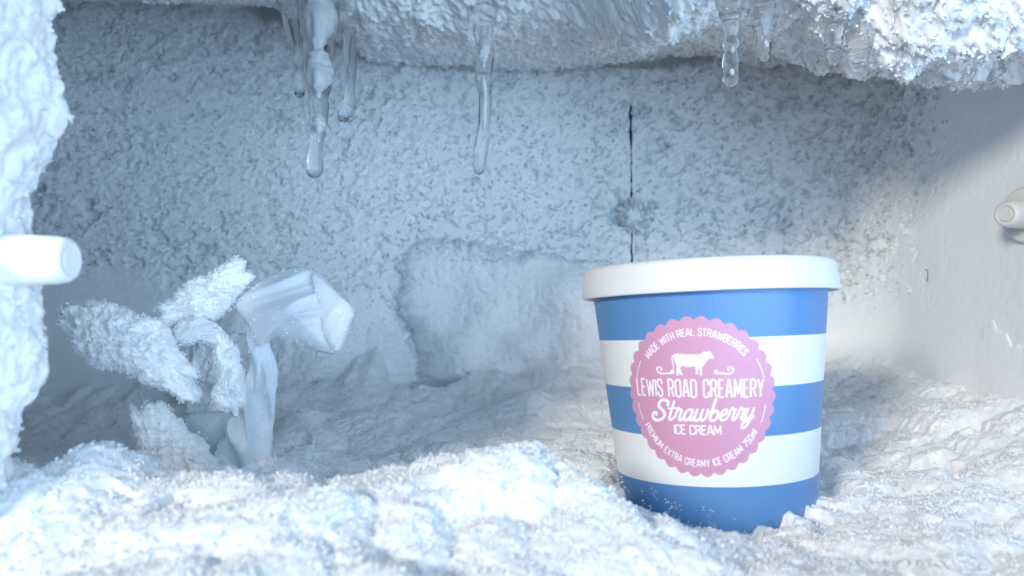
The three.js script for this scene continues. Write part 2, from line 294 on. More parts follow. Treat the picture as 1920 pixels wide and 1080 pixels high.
// thin sheet of frost slumped low on the right wall
{
  const topY = table([[0.04, 0.150], [0.10, 0.142], [0.16, 0.128], [0.20, 0.105], [0.24, 0.092], [0.30, 0.080], [0.36, 0.066]]);
  const H = (u, v) => { const q = lerp(0.02, 0.36, u), s = S1 + q, yt = topY(q) + 0.006 * fbm(q * 60, 1, 4, 301, 0.6), y = lerp(0.02, yt, v), h = 0.001 + 0.0022 * Math.pow(1 - v, 0.25) * (1 + 0.3 * fbm(q * 25, y * 25, 2, 305)) + 0.00012 * fbm(q * 500, y * 500, 2, 311), a = along(s, h + 0.010 * Math.pow(1 - v, 5)); return [a[0], y, a[1], s * 18, y * 18]; };
  tag(mesh('frost_sheet', sheet(260, 110, H), snowMat), 'thin ragged-edged sheet of frost clinging low on the right wall', 'frost sheet');
}

// ───────────── frost under the ceiling ─────────────
const lipPy = table([[-300, -40], [480, -22], [540, 0], [640, 30], [700, 42], [800, 46], [880, 58], [940, 54], [1000, 52], [1150, 58], [1250, 50], [1330, 16], [1380, -14], [1440, -12], [1520, 12], [1600, 46], [1700, 108], [1760, 120], [1820, 116], [1900, 122], [2200, 130]]);
const farPy = table([[-300, -10], [300, 2], [520, 14], [640, 80], [700, 116], [900, 126], [1020, 130], [1120, 120], [1200, 114], [1330, 104], [1450, 118], [1600, 140], [1700, 160], [1800, 176], [2000, 190], [2400, 200]]);
const lipDepth = (x) => lerp(0.46, 0.345, sstep(0.02, 0.095, x));   // the lip lies deeper over the bag than over the tub
function ceilY(x, d) {
  const LIP = lipDepth(x);
  const lip = at(960, lipPy(pxOf(x, LIP)), LIP).y, far = at(960, farPy(pxOf(x, DB)), DB - 0.01).y;
  let y;
  if (d >= LIP) { const t = (d - LIP) / (DB - LIP); y = lerp(lip, far, sstep(0, 1, t)) ; }
  else y = lerp(lip, 0.375, Math.pow(Math.min(1, (LIP - d) / 0.12), 1.6));
  const f = 1 - 0.5 * sstep(LIP, DB, d);
  const big = lerp(0.55, 1, sstep(0.10, 0.15, x));
  y -= f * big * (0.0045 * fbm(x * 34, d * 34, 2, 401) + 0.0045 * billow(x * 75, d * 75, 3, 411, 0.55) - 0.004);
  y -= 0.0016 * billow(x * 230, d * 230, 2, 421) + 0.0006 * fbm(x * 800, d * 800, 2, 431);
  return y;
}
{
  const x0 = -0.42, x1 = 0.272, d0 = 0.235, d1 = 0.605;
  const g = sheet(620, 320, (u, v) => { const x = lerp(x0, x1, u), d = lerp(d0, d1, v); return [x, ceilY(x, d), -d, x * 20, d * 20]; });
  tag(mesh('ceiling_frost', g, snowMat), 'thick uneven frost hanging from the freezer ceiling', 'frost', null, 'stuff');
  const dir = new THREE.Vector3();
  for (let k = 0; k < 3; k++) scatter('ceiling_frost_flakes', FLAKE[k], flakeMat, 4200, () => {
    const d = rr(0.25, 0.60), x = rr(Math.max(x0, -d * 0.72), Math.min(x1, d * 0.72)); const right = sstep(-0.03, 0.13, x);
    if (rnd() > 0.25 + 0.75 * right) return null;
    dir.set(rr(-0.8, 0.8), rr(-1, -0.1), rr(-0.3, 0.9)).normalize(); return [x, ceilY(x, d) + 0.0005, -d, rr(0.0006, 0.0018) * (1 + 0.9 * right), dir];
  }, null, 'small ice plates bristling under the ceiling frost', 'frost');
  scatter('hoar_needles', NEEDLE, flakeMat, 8000, () => {      // fine hair-like hoar where ceiling and back wall meet
    const x = rr(-0.2, 0.20), low = at(960, table([[560, 20], [640, 70], [700, 104], [900, 116], [1200, 110], [1400, 92], [1600, 130]])(pxOf(x, DB)), DB - 0.02).y, y = low + 0.002 + 0.020 * Math.pow(rnd(), 1.6); dir.set(rr(-0.4, 0.4), -1, rr(-0.1, 0.6)).normalize(); return [x, y, -DB + 0.006 + 0.05 * (y - low - 0.002) / 0.02 * rnd(), rr(0.003, 0.007), dir];
  }, null, 'hair-fine hoar needles where the ceiling meets the back wall', 'frost');
  scatter('ceiling_sparkles', SINGLE, sparkMat, 2600, () => { const d = rr(0.26, 0.42), x = rr(0.08, 0.27); return [x, ceilY(x, d), -d, rr(0.0005, 0.0012)]; }, null, 'glinting ice grains in the frost above the tub', 'frost');
}

// ───────────── icicles ─────────────
function icicle(label, pts, d, opts = {}) {                     // pts: rows of [px, py, radius px]
  pts = [[pts[0][0], pts[0][1] - 110, pts[0][2] * 1.15], ...pts];
  const P = pts.map(([x, y]) => at(x, y, d)), R = pts.map(([, , r]) => r * d / FPX);
  const top = P[0].clone(), g = new THREE.CatmullRomCurve3(P.map((p) => p.clone().sub(top)), false, 'centripetal');
  const n = P.length - 1, k = opts.k || 1;
  const N = 72, seg = 28;
  const rad = (t) => { const f = t * n, i = Math.min(n - 1, Math.floor(f)), q = f - i; return lerp(R[i], R[i + 1], q * q * (3 - 2 * q)); };
  const geo = sheet(seg, N, (u, v) => {
    const tEnd = v > 0.93 ? 0.93 + 0.07 * Math.sin((v - 0.93) / 0.07 * Math.PI / 2) : v;
    const c = g.getPoint(tEnd), a = u * 2 * Math.PI; let r = rad(tEnd);
    if (v > 0.93) r *= Math.cos((v - 0.93) / 0.07 * Math.PI / 2);
    r *= 1 + 0.15 * vnoise(v * 15, 2, k) + 0.06 * vnoise(Math.cos(a) * 1.3 + 5, v * 5 + Math.sin(a) * 1.1, k);
    return [c.x + r * Math.cos(a), c.y, c.z + r * Math.sin(a)];
  }, 1, true);
  geo.computeVertexNormals();
  const t = thing('icicle', label, 'icicle', 'icicles under the ceiling frost', [top.x, top.y, top.z]);
  mesh('ice', geo, iceMat, t);
  for (const [v0, v1, f] of opts.cores || []) {                 // milky ice frozen in the middle
    const gc = sheet(28, 44, (u, v) => { const tt = lerp(v0, v1, v), c = g.getPoint(tt), a = u * 2 * Math.PI, r = rad(tt) * f * Math.pow(Math.sin(Math.PI * clamp(v, 0.001, 0.999)), 0.5) * (0.85 + 0.3 * vnoise(Math.cos(a) * 1.2 + 3, Math.sin(a) * 1.2 + v * 3, k + 8) + 0.15 * vnoise(v * 14, 1, k + 9)); return [c.x + r * Math.cos(a), c.y, c.z + r * Math.sin(a)]; }, 1, true);
    mesh('cloudy_core', gc, cloudyIceMat, t);
  }
  for (const [v0, s] of opts.bubbles || []) { const c = g.getPoint(v0); const b = new THREE.SphereGeometry(s * d / FPX, 12, 8); b.scale(1, 1.6, 1); b.translate(c.x + rr(-0.3, 0.3) * rad(v0), c.y, c.z + rad(v0) * 0.4); mesh('air_bubble', b, cloudyIceMat, t); }
  return t;
}
icicle('longest and thickest clear icicle with a milky white core', [[598, -30, 46], [598, 40, 36], [597, 100, 31], [598, 150, 27], [598, 190, 21], [598, 235, 17], [597, 250, 14], [592, 280, 14.5], [591, 310, 15.5], [590, 335, 15]], 0.447, { k: 11, cores: [[0.08, 0.30, 0.62], [0.28, 0.46, 0.8], [0.55, 0.70, 0.72]], bubbles: [[0.62, 4], [0.48, 5], [0.75, 3]] });
icicle('thin bent icicle tucked against the left side of the longest icicle', [[535, -30, 22], [540, 20, 17], [547, 60, 12], [556, 95, 10], [560, 130, 10], [562, 165, 11], [562, 184, 10]], 0.452, { k: 21, bubbles: [[0.3, 2.5]] });
icicle('slim icicle ending in a bent round drop between the two long icicles', [[655, -10, 34], [655, 30, 24], [655, 70, 14], [657, 120, 11.5], [657, 165, 11], [655, 195, 12], [649, 212, 15], [645, 229, 13]], 0.455, { k: 31, cores: [[0.0, 0.25, 0.6]] });
icicle('long slender icicle with a round drop at its tip, hanging by itself', [[905, 20, 34], [906, 55, 22], [908, 90, 18], [907, 125, 15.5], [906, 150, 16], [909, 180, 12], [908, 230, 11], [905, 262, 12], [900, 290, 14.5], [897, 328, 15]], 0.447, { k: 41, cores: [[0.25, 0.38, 0.6], [0.48, 0.75, 0.42]], bubbles: [[0.4, 3], [0.8, 3]] });
icicle('blunt finger-shaped icicle above the lid of the tub, longer of the pair', [[1368, 10, 26], [1369, 40, 17], [1370, 75, 14], [1370, 110, 14], [1370, 135, 14.5], [1370, 162, 13]], 0.345, { k: 51, bubbles: [[0.6, 4], [0.85, 4]] });
icicle('short stubby icicle beside the finger-shaped one', [[1432, 30, 24], [1432, 60, 17], [1432, 90, 14], [1432, 115, 12]], 0.35, { k: 61, bubbles: [[0.7, 4]] });
icicle('small half-buried icicle tip, slimmer of two in the bright frost', [[1562, 60, 20], [1563, 85, 15], [1563, 105, 11], [1563, 122, 8]], 0.345, { k: 71 });
icicle('small half-buried icicle tip, rounder of two in the bright frost', [[1610, 70, 24], [1611, 95, 20], [1611, 115, 18], [1610, 133, 13]], 0.345, { k: 81 });

// ───────────── frosted rim on the left and the shelf pegs ─────────────
{
  const edge = table([[-200, 78], [0, 76], [60, 92], [110, 100], [150, 92], [200, 96], [260, 84], [320, 60], [380, 50], [430, 54], [540, 68], [600, 74], [650, 90], [700, 92], [750, 70], [820, 66], [880, 56], [950, 42], [1080, 30], [1300, 20]]);
  const D1 = 0.225;
  const H = (u, v) => {                                        // u from the outer front face round the lip to the hidden back
    const y = lerp(-0.015, 0.36, v), py = HORIZON - (y - CAMY) / D1 * FPX, xe = at(edge(py) - 14 - 16 * sstep(560, 760, py), 540, D1).x;
    const a = lerp(-0.15, 1.15, u) * Math.PI / 2, R = 0.060, cx = xe - R, cz = -D1 + 0.004;
    const n = 0.0022 * fbm(y * 60, u * 5, 3, 501) + 0.0009 * billow(y * 150, u * 14, 2, 505) + 0.0005 * fbm(y * 500, u * 60, 3, 507);
    return [cx + (R + n) * Math.sin(a), y + 0.0012 * vnoise(y * 300, u * 30, 3), cz + (R * 0.9 + n) * Math.cos(a), y * 20, u * 3];
  };
  const t = thing('frosted_post', 'white frost-coated post at the freezer opening with a stubby peg on it', 'post');
  mesh('frost_coat', sheet(130, 340, H), snowMat, t);
  const g = new RoundedBoxGeometry(0.30, 0.43, 0.03, 3, 0.006); g.translate(-0.355, 0.185, -D1 + 0.018); mesh('post_core', g, linerMat, t);
  const dir = new THREE.Vector3();
  scatter('frost_flakes', FLAKE[2], flakeMat, 3500, () => { const u = rr(0.3, 1), v = rnd(), p = H(u, v); dir.set(rr(0.1, 1), rr(-0.7, 0.7), rr(-0.6, 0.6)).normalize(); return [p[0] - 0.0005, p[1], p[2], rr(0.0007, 0.0020), dir]; }, t);
}
function peg(label, base, axis, r, len, m = pegMat) {
  const t = thing('shelf_peg', label, 'shelf peg', 'shelf pegs on the freezer walls', [base.x, base.y, base.z]);
  const pin = new THREE.LatheGeometry([[0, 0], [r * 1.12, 0], [r * 1.08, len * 0.5], [r, len * 0.86], [r * 0.93, len * 0.96], [r * 0.8, len], [r * 0.62, len], [r * 0.60, len - 0.0007], [r * 0.56, len - 0.0007], [r * 0.54, len - 0.0001], [0, len - 0.0001]].map(([x, y]) => new THREE.Vector2(x, y)), 40);
  const collar = new THREE.LatheGeometry([[0, -0.002], [r * 2.2, -0.002], [r * 2.2, 0.0012], [r * 2.0, 0.0030], [r * 1.1, 0.0030], [0, 0.0030]].map(([x, y]) => new THREE.Vector2(x, y)), 40);
  const cap = new THREE.CylinderGeometry(r * 0.5, r * 0.5, 0.0012, 28); cap.translate(0, len - 0.0004, 0);
  for (const [n, g] of [['pin', pin], ['collar', collar], ['end_cap', cap]]) mesh(n, g, m, t);
  t.quaternion.setFromUnitVectors(UPV, axis.normalize());
  return t;
}
peg('round pale grey shelf peg with a ringed tip on the cream right wall', new THREE.Vector3(XR - 0.001, at(1930, 402, 0.402).y, -0.402), new THREE.Vector3(-1, -0.06, 0.45), 0.0068, 0.020);
peg('bright white stubby shelf peg sticking out of the frosted post', at(-60, 488, 0.218), new THREE.Vector3(1, 0, 0.02), 0.0068, 0.0295, snowMat);

// ───────────── the ice cream tub ─────────────
const INK = '#f3ecf4', PINK = '#d095b2', BLUE = '#588abf', PAPER = '#eaeceb';
// plain condensed capitals, each a set of polylines in a box of its own width and height 1 (y up)
const GLYPH = {
  A: [0.56, [[0, 0], [0.22, 1], [0.34, 1], [0.56, 0]], [[0.08, 0.3], [0.48, 0.3]]], B: [0.5, [[0, 0], [0, 1], [0.36, 1], [0.46, 0.9], [0.46, 0.62], [0.36, 0.53], [0, 0.53]], [[0.36, 0.53], [0.5, 0.42], [0.5, 0.1], [0.38, 0], [0, 0]]],
  C: [0.48, [[0.48, 0.68], [0.48, 0.88], [0.37, 1], [0.11, 1], [0, 0.88], [0, 0.12], [0.11, 0], [0.37, 0], [0.48, 0.12], [0.48, 0.32]]], D: [0.5, [[0, 0], [0, 1], [0.36, 1], [0.5, 0.86], [0.5, 0.14], [0.36, 0], [0, 0]]],
  E: [0.42, [[0.42, 1], [0, 1], [0, 0], [0.42, 0]], [[0, 0.52], [0.36, 0.52]]], H: [0.5, [[0, 0], [0, 1]], [[0.5, 0], [0.5, 1]], [[0, 0.5], [0.5, 0.5]]], I: [0.0, [[0, 0], [0, 1]]], L: [0.4, [[0, 1], [0, 0], [0.4, 0]]],
  M: [0.68, [[0, 0], [0.04, 1], [0.34, 0.22], [0.64, 1], [0.68, 0]]], N: [0.5, [[0, 0], [0, 1], [0.5, 0], [0.5, 1]]], O: [0.5, [[0.12, 0], [0, 0.13], [0, 0.87], [0.12, 1], [0.38, 1], [0.5, 0.87], [0.5, 0.13], [0.38, 0], [0.12, 0]]],
  P: [0.48, [[0, 0], [0, 1], [0.36, 1], [0.48, 0.88], [0.48, 0.56], [0.36, 0.45], [0, 0.45]]], R: [0.5, [[0, 0], [0, 1], [0.36, 1], [0.48, 0.88], [0.48, 0.6], [0.36, 0.49], [0, 0.49]], [[0.28, 0.49], [0.5, 0]]],
  S: [0.46, [[0.46, 0.72], [0.46, 0.88], [0.35, 1], [0.11, 1], [0, 0.88], [0, 0.68], [0.46, 0.34], [0.46, 0.12], [0.35, 0], [0.11, 0], [0, 0.12], [0, 0.28]]], T: [0.5, [[0, 1], [0.5, 1]], [[0.25, 1], [0.25, 0]]], U: [0.5, [[0, 1], [0, 0.13], [0.12, 0], [0.38, 0], [0.5, 0.13], [0.5, 1]]],
  W: [0.78, [[0, 1], [0.17, 0], [0.39, 0.85], [0.61, 0], [0.78, 1]]], X: [0.54, [[0, 0], [0.54, 1]], [[0, 1], [0.54, 0]]], Y: [0.54, [[0, 1], [0.27, 0.45], [0.54, 1]], [[0.27, 0.45], [0.27, 0]]],
  7: [0.46, [[0, 1], [0.46, 1], [0.16, 0]]], 5: [0.46, [[0.44, 1], [0.03, 1], [0, 0.55], [0.34, 0.58], [0.46, 0.46], [0.46, 0.12], [0.34, 0], [0.11, 0], [0, 0.14]]], 0: [0.46, [[0.12, 0], [0, 0.13], [0, 0.87], [0.12, 1], [0.34, 1], [0.46, 0.87], [0.46, 0.13], [0.34, 0], [0.12, 0]]],
  m: [0.66, [[0, 0], [0, 0.68]], [[0, 0.55], [0.1, 0.68], [0.24, 0.68], [0.33, 0.56], [0.33, 0]], [[0.33, 0.55], [0.43, 0.68], [0.57, 0.68], [0.66, 0.56], [0.66, 0]]], l: [0.0, [[0, 0], [0, 1]]], ' ': [0.22],
};
function drawGlyph(c, ch, H, sx, bold) {
  const [, ...lines] = GLYPH[ch]; c.lineWidth = H * bold; c.lineJoin = 'round'; c.lineCap = 'butt';
  for (const l of lines) { c.beginPath(); l.forEach(([x, y], i) => { const X = x * H * sx, Y = -(bold / 2 + y * (1 - bold)) * H; if (i) c.lineTo(X, Y); else c.moveTo(X, Y); }); c.stroke(); }
}
const gap = 0.135, widthOf = (text, H, sx, g = gap) => [...text].reduce((w, ch) => w + (GLYPH[ch][0] * sx + g) * H, 0) - g * H;
function straightText(c, text, cx, y, H, W, bold) { let sx = 1; for (let i = 0; i < 30; i++) sx *= Math.pow(W / widthOf(text, H, sx), 0.8); sx = clamp(sx, 0.3, 2); let x = cx - widthOf(text, H, sx) / 2; for (const ch of text) { c.save(); c.translate(x, y); drawGlyph(c, ch, H, sx, bold); c.restore(); x += (GLYPH[ch][0] * sx + gap) * H; } }
function arcText(c, text, cx, cy, R, H, mid, span, under, bold) {
  const g = 0.17; let sx = 1; const W = R * span; for (let i = 0; i < 30; i++) sx *= Math.pow(W / widthOf(text, H, sx, g), 0.8); sx = clamp(sx, 0.3, 2.4);
  const total = widthOf(text, H, sx, g); let s = -total / 2;
  for (const ch of text) { const w = GLYPH[ch][0] * sx * H, a = (s + w / 2) / R; c.save(); c.translate(cx, cy); if (under) { c.rotate(mid - a); c.translate(-w / 2, R + H / 2); } else { c.rotate(mid + a); c.translate(-w / 2, -R + H / 2); } drawGlyph(c, ch, H, sx, bold); c.restore(); s += w + g * H; }
}
const TW = 2048, THH = 1324;                                    // the print covers half the way round; the other half repeats it
function tubPrint() {
  const cv = document.createElement('canvas'); cv.width = TW; cv.height = THH; const c = cv.getContext('2d');
  for (let i = 0; i < 5; i++) { c.fillStyle = i % 2 ? PAPER : BLUE; c.fillRect(0, i * THH / 5, TW, THH / 5 + 1); }
  const R = 434, cx = TW / 2, cy = THH * 0.434;
  c.save(); c.translate(cx, cy); c.rotate(0.015); c.translate(-cx, -cy);
  c.fillStyle = PINK; c.beginPath();
  for (let i = 0; i <= 720; i++) { const a = i / 720 * Math.PI * 2, r = R * (0.972 + 0.024 * Math.abs(Math.cos(a * 17)) * 2 - 0.024); const x = cx + r * Math.cos(a), y = cy + r * Math.sin(a); if (i) c.lineTo(x, y); else c.moveTo(x, y); }
  c.closePath(); c.fill();
  c.strokeStyle = c.fillStyle = INK;
  arcText(c, 'MADE WITH REAL STRAWBERRIES', cx, cy, R * 0.80, R * 0.100, -0.03, 1.76, false, 0.135);
  arcText(c, 'PREMIUM EXTRA CREAMY ICE CREAM 750ml', cx, cy, R * 0.825, R * 0.097, 0.03, 2.14, true, 0.135);
  for (const [a0, a1] of [[1.02, 1.30], [-1.05, -1.34], [1.70, 1.95], [-1.70, -1.95]]) for (let i = 0; i < 14; i++) { const a = lerp(a0, a1, i / 13); c.beginPath(); c.arc(cx + R * 0.86 * Math.sin(a), cy - R * 0.86 * Math.cos(a), R * 0.008, 0, 7); c.fill(); }
  // the cow, from the side, head to the right
  const cow = [[-0.25, -0.50], [-0.235, -0.525], [-0.20, -0.535], [-0.10, -0.525], [0.0, -0.52], [0.07, -0.52], [0.12, -0.545], [0.135, -0.565], [0.155, -0.55], [0.185, -0.555], [0.20, -0.575], [0.205, -0.55], [0.225, -0.53], [0.245, -0.50], [0.245, -0.475], [0.22, -0.47], [0.19, -0.475], [0.17, -0.45], [0.145, -0.415], [0.12, -0.385], [0.105, -0.365], [0.10, -0.33], [0.10, -0.285], [0.105, -0.27], [0.07, -0.27], [0.075, -0.33], [0.06, -0.36], [0.045, -0.30], [0.05, -0.28], [0.02, -0.28], [0.03, -0.33], [0.02, -0.375], [-0.03, -0.37], [-0.10, -0.37], [-0.125, -0.385], [-0.155, -0.375], [-0.165, -0.345], [-0.15, -0.31], [-0.13, -0.27], [-0.165, -0.27], [-0.185, -0.315], [-0.19, -0.28], [-0.18, -0.265], [-0.215, -0.265], [-0.215, -0.32], [-0.205, -0.37], [-0.225, -0.43], [-0.235, -0.47]];
  c.beginPath(); cow.forEach(([x, y], i) => (i ? c.lineTo(cx + (x - 0.03) * R, cy + y * R) : c.moveTo(cx + (x - 0.03) * R, cy + y * R))); c.closePath(); c.fill();
  c.lineWidth = R * 0.014; c.lineCap = 'round'; c.beginPath(); c.moveTo(cx - 0.275 * R, cy - 0.51 * R); c.bezierCurveTo(cx - 0.31 * R, cy - 0.48 * R, cx - 0.27 * R, cy - 0.42 * R, cx - 0.285 * R, cy - 0.35 * R); c.stroke();
  for (const s of [-1, 1]) { // scrolls beside the cow
    const X = (x) => cx + (-0.03 + s * x) * R, Y = (y) => cy + y * R; c.lineWidth = R * 0.020;
    c.beginPath(); c.moveTo(X(0.42), Y(-0.325)); c.bezierCurveTo(X(0.38), Y(-0.36), X(0.47), Y(-0.39), X(0.475), Y(-0.33)); c.bezierCurveTo(X(0.47), Y(-0.27), X(0.38), Y(-0.28), X(0.33), Y(-0.29)); c.bezierCurveTo(X(0.28), Y(-0.29), X(0.25), Y(-0.28), X(0.25), Y(-0.305)); c.bezierCurveTo(X(0.25), Y(-0.33), X(0.29), Y(-0.33), X(0.285), Y(-0.305)); c.stroke();
  }
  straightText(c, 'LEWIS ROAD CREAMERY', cx - 0.01 * R, cy + 0.015 * R, R * 0.235, R * 1.66, 0.10);
  straightText(c, 'ICE CREAM', cx - 0.02 * R, cy + 0.475 * R, R * 0.128, R * 0.60, 0.14);
  // brush script
  c.save(); c.translate(cx - 0.66 * R, cy + 0.31 * R); const u = R * 0.143; c.transform(1, -0.02, -0.30, 1, 0, 0); c.scale(1.03, 1);
  const S = (w, m, ...b) => { c.lineWidth = u * w; c.lineJoin = c.lineCap = 'round'; c.beginPath(); c.moveTo(m[0] * u, -m[1] * u); for (const q of b) { if (q.length === 2) c.lineTo(q[0] * u, -q[1] * u); else c.bezierCurveTo(q[0] * u, -q[1] * u, q[2] * u, -q[3] * u, q[4] * u, -q[5] * u); } c.stroke(); };
  S(0.27, [1.45, 1.35], [1.55, 1.85, 0.55, 2.05, 0.55, 1.4], [0.55, 0.95, 1.35, 0.95, 1.3, 0.42], [1.25, -0.15, 0.15, -0.2, 0.1, 0.4], [0.1, 0.75, 0.5, 0.75, 0.5, 0.45]);
  S(0.24, [1.95, 1.65], [1.82, 0.35], [1.80, -0.05, 2.15, -0.02, 2.32, 0.4]); S(0.15, [1.55, 1.05], [2.3, 1.1]);
  S(0.22, [2.32, 0.3], [2.4, 0.8, 2.42, 1.05, 2.5, 1.1], [2.55, 0.95, 2.72, 0.98, 2.82, 0.92]); S(0.24, [2.80, 0.9], [2.74, 0.3], [2.75, -0.05, 3.0, 0.0, 3.14, 0.35]);
  S(0.23, [3.72, 0.85], [3.55, 1.1, 3.15, 0.95, 3.15, 0.42], [3.15, -0.12, 3.55, -0.05, 3.72, 0.45]); S(0.24, [3.76, 0.95], [3.72, 0.3], [3.72, -0.05, 3.95, -0.02, 4.08, 0.35]);
  S(0.23, [4.15, 0.95], [4.08, 0.3], [4.08, -0.08, 4.5, -0.08, 4.58, 0.35], [4.62, 0.95]); S(0.23, [4.58, 0.35], [4.6, -0.08, 5.0, -0.08, 5.06, 0.45], [5.08, 0.75, 5.05, 0.9, 5.02, 0.95]); S(0.15, [5.05, 0.85], [5.2, 0.7, 5.3, 0.75, 5.4, 0.9]);
  S(0.24, [5.48, 1.85], [5.40, 0.35], [5.42, -0.1, 5.98, -0.15, 6.0, 0.45], [6.0, 0.95, 5.6, 0.95, 5.48, 0.6]);
  S(0.20, [6.0, 0.35], [6.3, 0.35, 6.72, 0.5, 6.68, 0.82], [6.62, 1.1, 6.22, 0.95, 6.24, 0.42], [6.26, -0.1, 6.7, -0.05, 6.88, 0.3]);
  for (const x of [6.88, 7.64]) { S(0.20, [x, 0.3], [x + 0.1, 0.8, x + 0.1, 1.05, x + 0.18, 1.1], [x + 0.22, 0.95, x + 0.40, 0.98, x + 0.50, 0.92]); S(0.23, [x + 0.48, 0.9], [x + 0.42, 0.3], [x + 0.43, -0.05, x + 0.66, 0.0, x + 0.78, 0.3]); }
  S(0.22, [8.42, 0.95], [8.36, 0.35], [8.38, -0.05, 8.75, 0.0, 8.86, 0.45]); S(0.23, [8.95, 0.95], [8.85, -0.1], [8.78, -0.75, 8.25, -0.85, 8.30, -0.4], [8.35, -0.1, 8.8, -0.05, 9.1, 0.25]);
  c.restore(); c.restore();
  for (let i = 0; i < 26000; i++) { const w = rnd(); c.fillStyle = w < 0.5 ? 'rgba(255,255,255,0.05)' : 'rgba(30,40,70,0.035)'; c.fillRect(rnd() * TW, rnd() * THH, rr(2, 9), rr(1, 4)); }   // paper fibre
  const t = new THREE.CanvasTexture(cv); t.colorSpace = THREE.SRGBColorSpace; t.wrapS = THREE.RepeatWrapping; t.wrapT = THREE.ClampToEdgeWrapping; t.anisotropy = 8; return t;
}
const tubRoot = thing('ice_cream_tub', 'blue and white striped ice cream tub with pink badge and white lid', 'ice cream tub', null, [TUB.x - 0.0022, TUB.base, -TUB.d]);
{
  const paper = new THREE.MeshPhysicalMaterial({ map: tubPrint(), roughness: 0.42, clearcoat: 0.25, clearcoatRoughness: 0.35, bumpMap: grainBump, bumpScale: 0.00004 });
  const lidMat = new THREE.MeshPhysicalMaterial({ color: lin(0.78, 0.79, 0.79), roughness: 0.40, clearcoat: 0.2, clearcoatRoughness: 0.4, bumpMap: grainBump, bumpScale: 0.00003 });
  const rB = 0.0424, rT = 0.0524, HB = 0.1000;
  const facing = Math.atan2(-TUB.x, TUB.d) - 0.105;              // the badge looks towards the opening
  const rad = (t) => lerp(rB, rT, t);
  const body = sheet(160, 40, (u, v) => { const t = v, a = u * 2 * Math.PI, r = rad(t) + (t < 0.03 ? -0.0008 * (1 - t / 0.03) : 0); return [r * Math.sin(a + facing), t * HB, r * Math.cos(a + facing), u * 2 + 0.5, t]; });
  mesh('cup_body', body, paper, tubRoot);
  const bottom = new THREE.CylinderGeometry(rB - 0.001, rB - 0.001, 0.001, 64); bottom.translate(0, 0.003, 0); mesh('cup_bottom', bottom, lidMat, tubRoot);
  const y0 = HB - 0.0012, y1 = y0 + 0.0138, rL = 0.0572;
  const lidPts = [[rL - 0.0035, y0 + 0.004], [rL - 0.0012, y0 + 0.0006], [rL - 0.0006, y0], [rL, y0 + 0.0005], [rL + 0.0001, y0 + 0.002], [rL - 0.0001, y0 + 0.0072], [rL - 0.0007, y0 + 0.0078], [rL - 0.0007, y1 - 0.0025], [rL - 0.0013, y1 - 0.0011], [rL - 0.0026, y1 - 0.0002], [rL - 0.004, y1], [rL - 0.0055, y1 - 0.0004], [rL - 0.0068, y1 - 0.0022], [rL - 0.009, y1 - 0.0026], [0, y1 - 0.0024]];
  const curve = []; for (const p of lidPts) curve.push(new THREE.Vector2(p[0], p[1]));
  mesh('lid', new THREE.LatheGeometry(curve, 128), lidMat, tubRoot);
  const under = new THREE.RingGeometry(rT - 0.002, rL - 0.003, 96); under.rotateX(Math.PI / 2); under.translate(0, y0 + 0.0038, 0); mesh('lid_underside', under, lidMat, tubRoot);
  tubRoot.rotation.z = 0.034; tubRoot.scale.setScalar(0.962);
  // crumbs of snow stuck low on the cup, and melt drops
  const onCup = (a, t, lift) => { const r = rad(t) + lift; return [r * Math.sin(a), t * HB, r * Math.cos(a)]; };
  const away = new THREE.Vector3();
  for (let k = 0; k < 2; k++) scatter('stuck_snow', k ? FLAKE[1] : GRAIN[0], k ? flakeMat : grainMat, k ? 160 : 260, () => { const a = rr(-1.5, 1.3), left = sstep(0.1, -0.9, a), n = vnoise(a * 9, 3, 951); if (n + left < rr(-0.2, 1)) return null; const t = 0.01 + (0.05 + 0.13 * left) * Math.pow(rnd(), 2.2); away.set(Math.sin(a), 0, Math.cos(a)); return [...onCup(a, t, -0.0001), k ? rr(0.0006, 0.0014) : rr(0.00012, 0.00030), away]; }, tubRoot);
  scatter('condensation', new THREE.SphereGeometry(1, 8, 6), dropMat, 500, () => { const a = facing + rr(-1.5, 1.5), t = 1 - 0.95 * Math.pow(rnd(), 1.6); return [...onCup(a, t, 0), 0.0001 + 0.0003 * Math.pow(rnd(), 3)]; }, tubRoot);
  const drop = new THREE.SphereGeometry(1, 10, 8); drop.scale(1, 1.5, 0.5);
  const dropSpots = [[-0.35, 0.93], [-0.15, 0.955], [0.05, 0.97], [0.75, 0.90], [0.82, 0.86], [-0.9, 0.95], [-0.82, 0.88], [0.72, 0.10], [0.85, 0.14], [0.6, 0.64], [0.28, 0.62]];
  for (const [a, t] of dropSpots) { const g = drop.clone(), s = rr(0.0004, 0.0008); g.scale(s, s, s); g.rotateY(a); g.translate(...onCup(a, t, 0.0001)); mesh('water_drop', g, dropMat, tubRoot); }
}

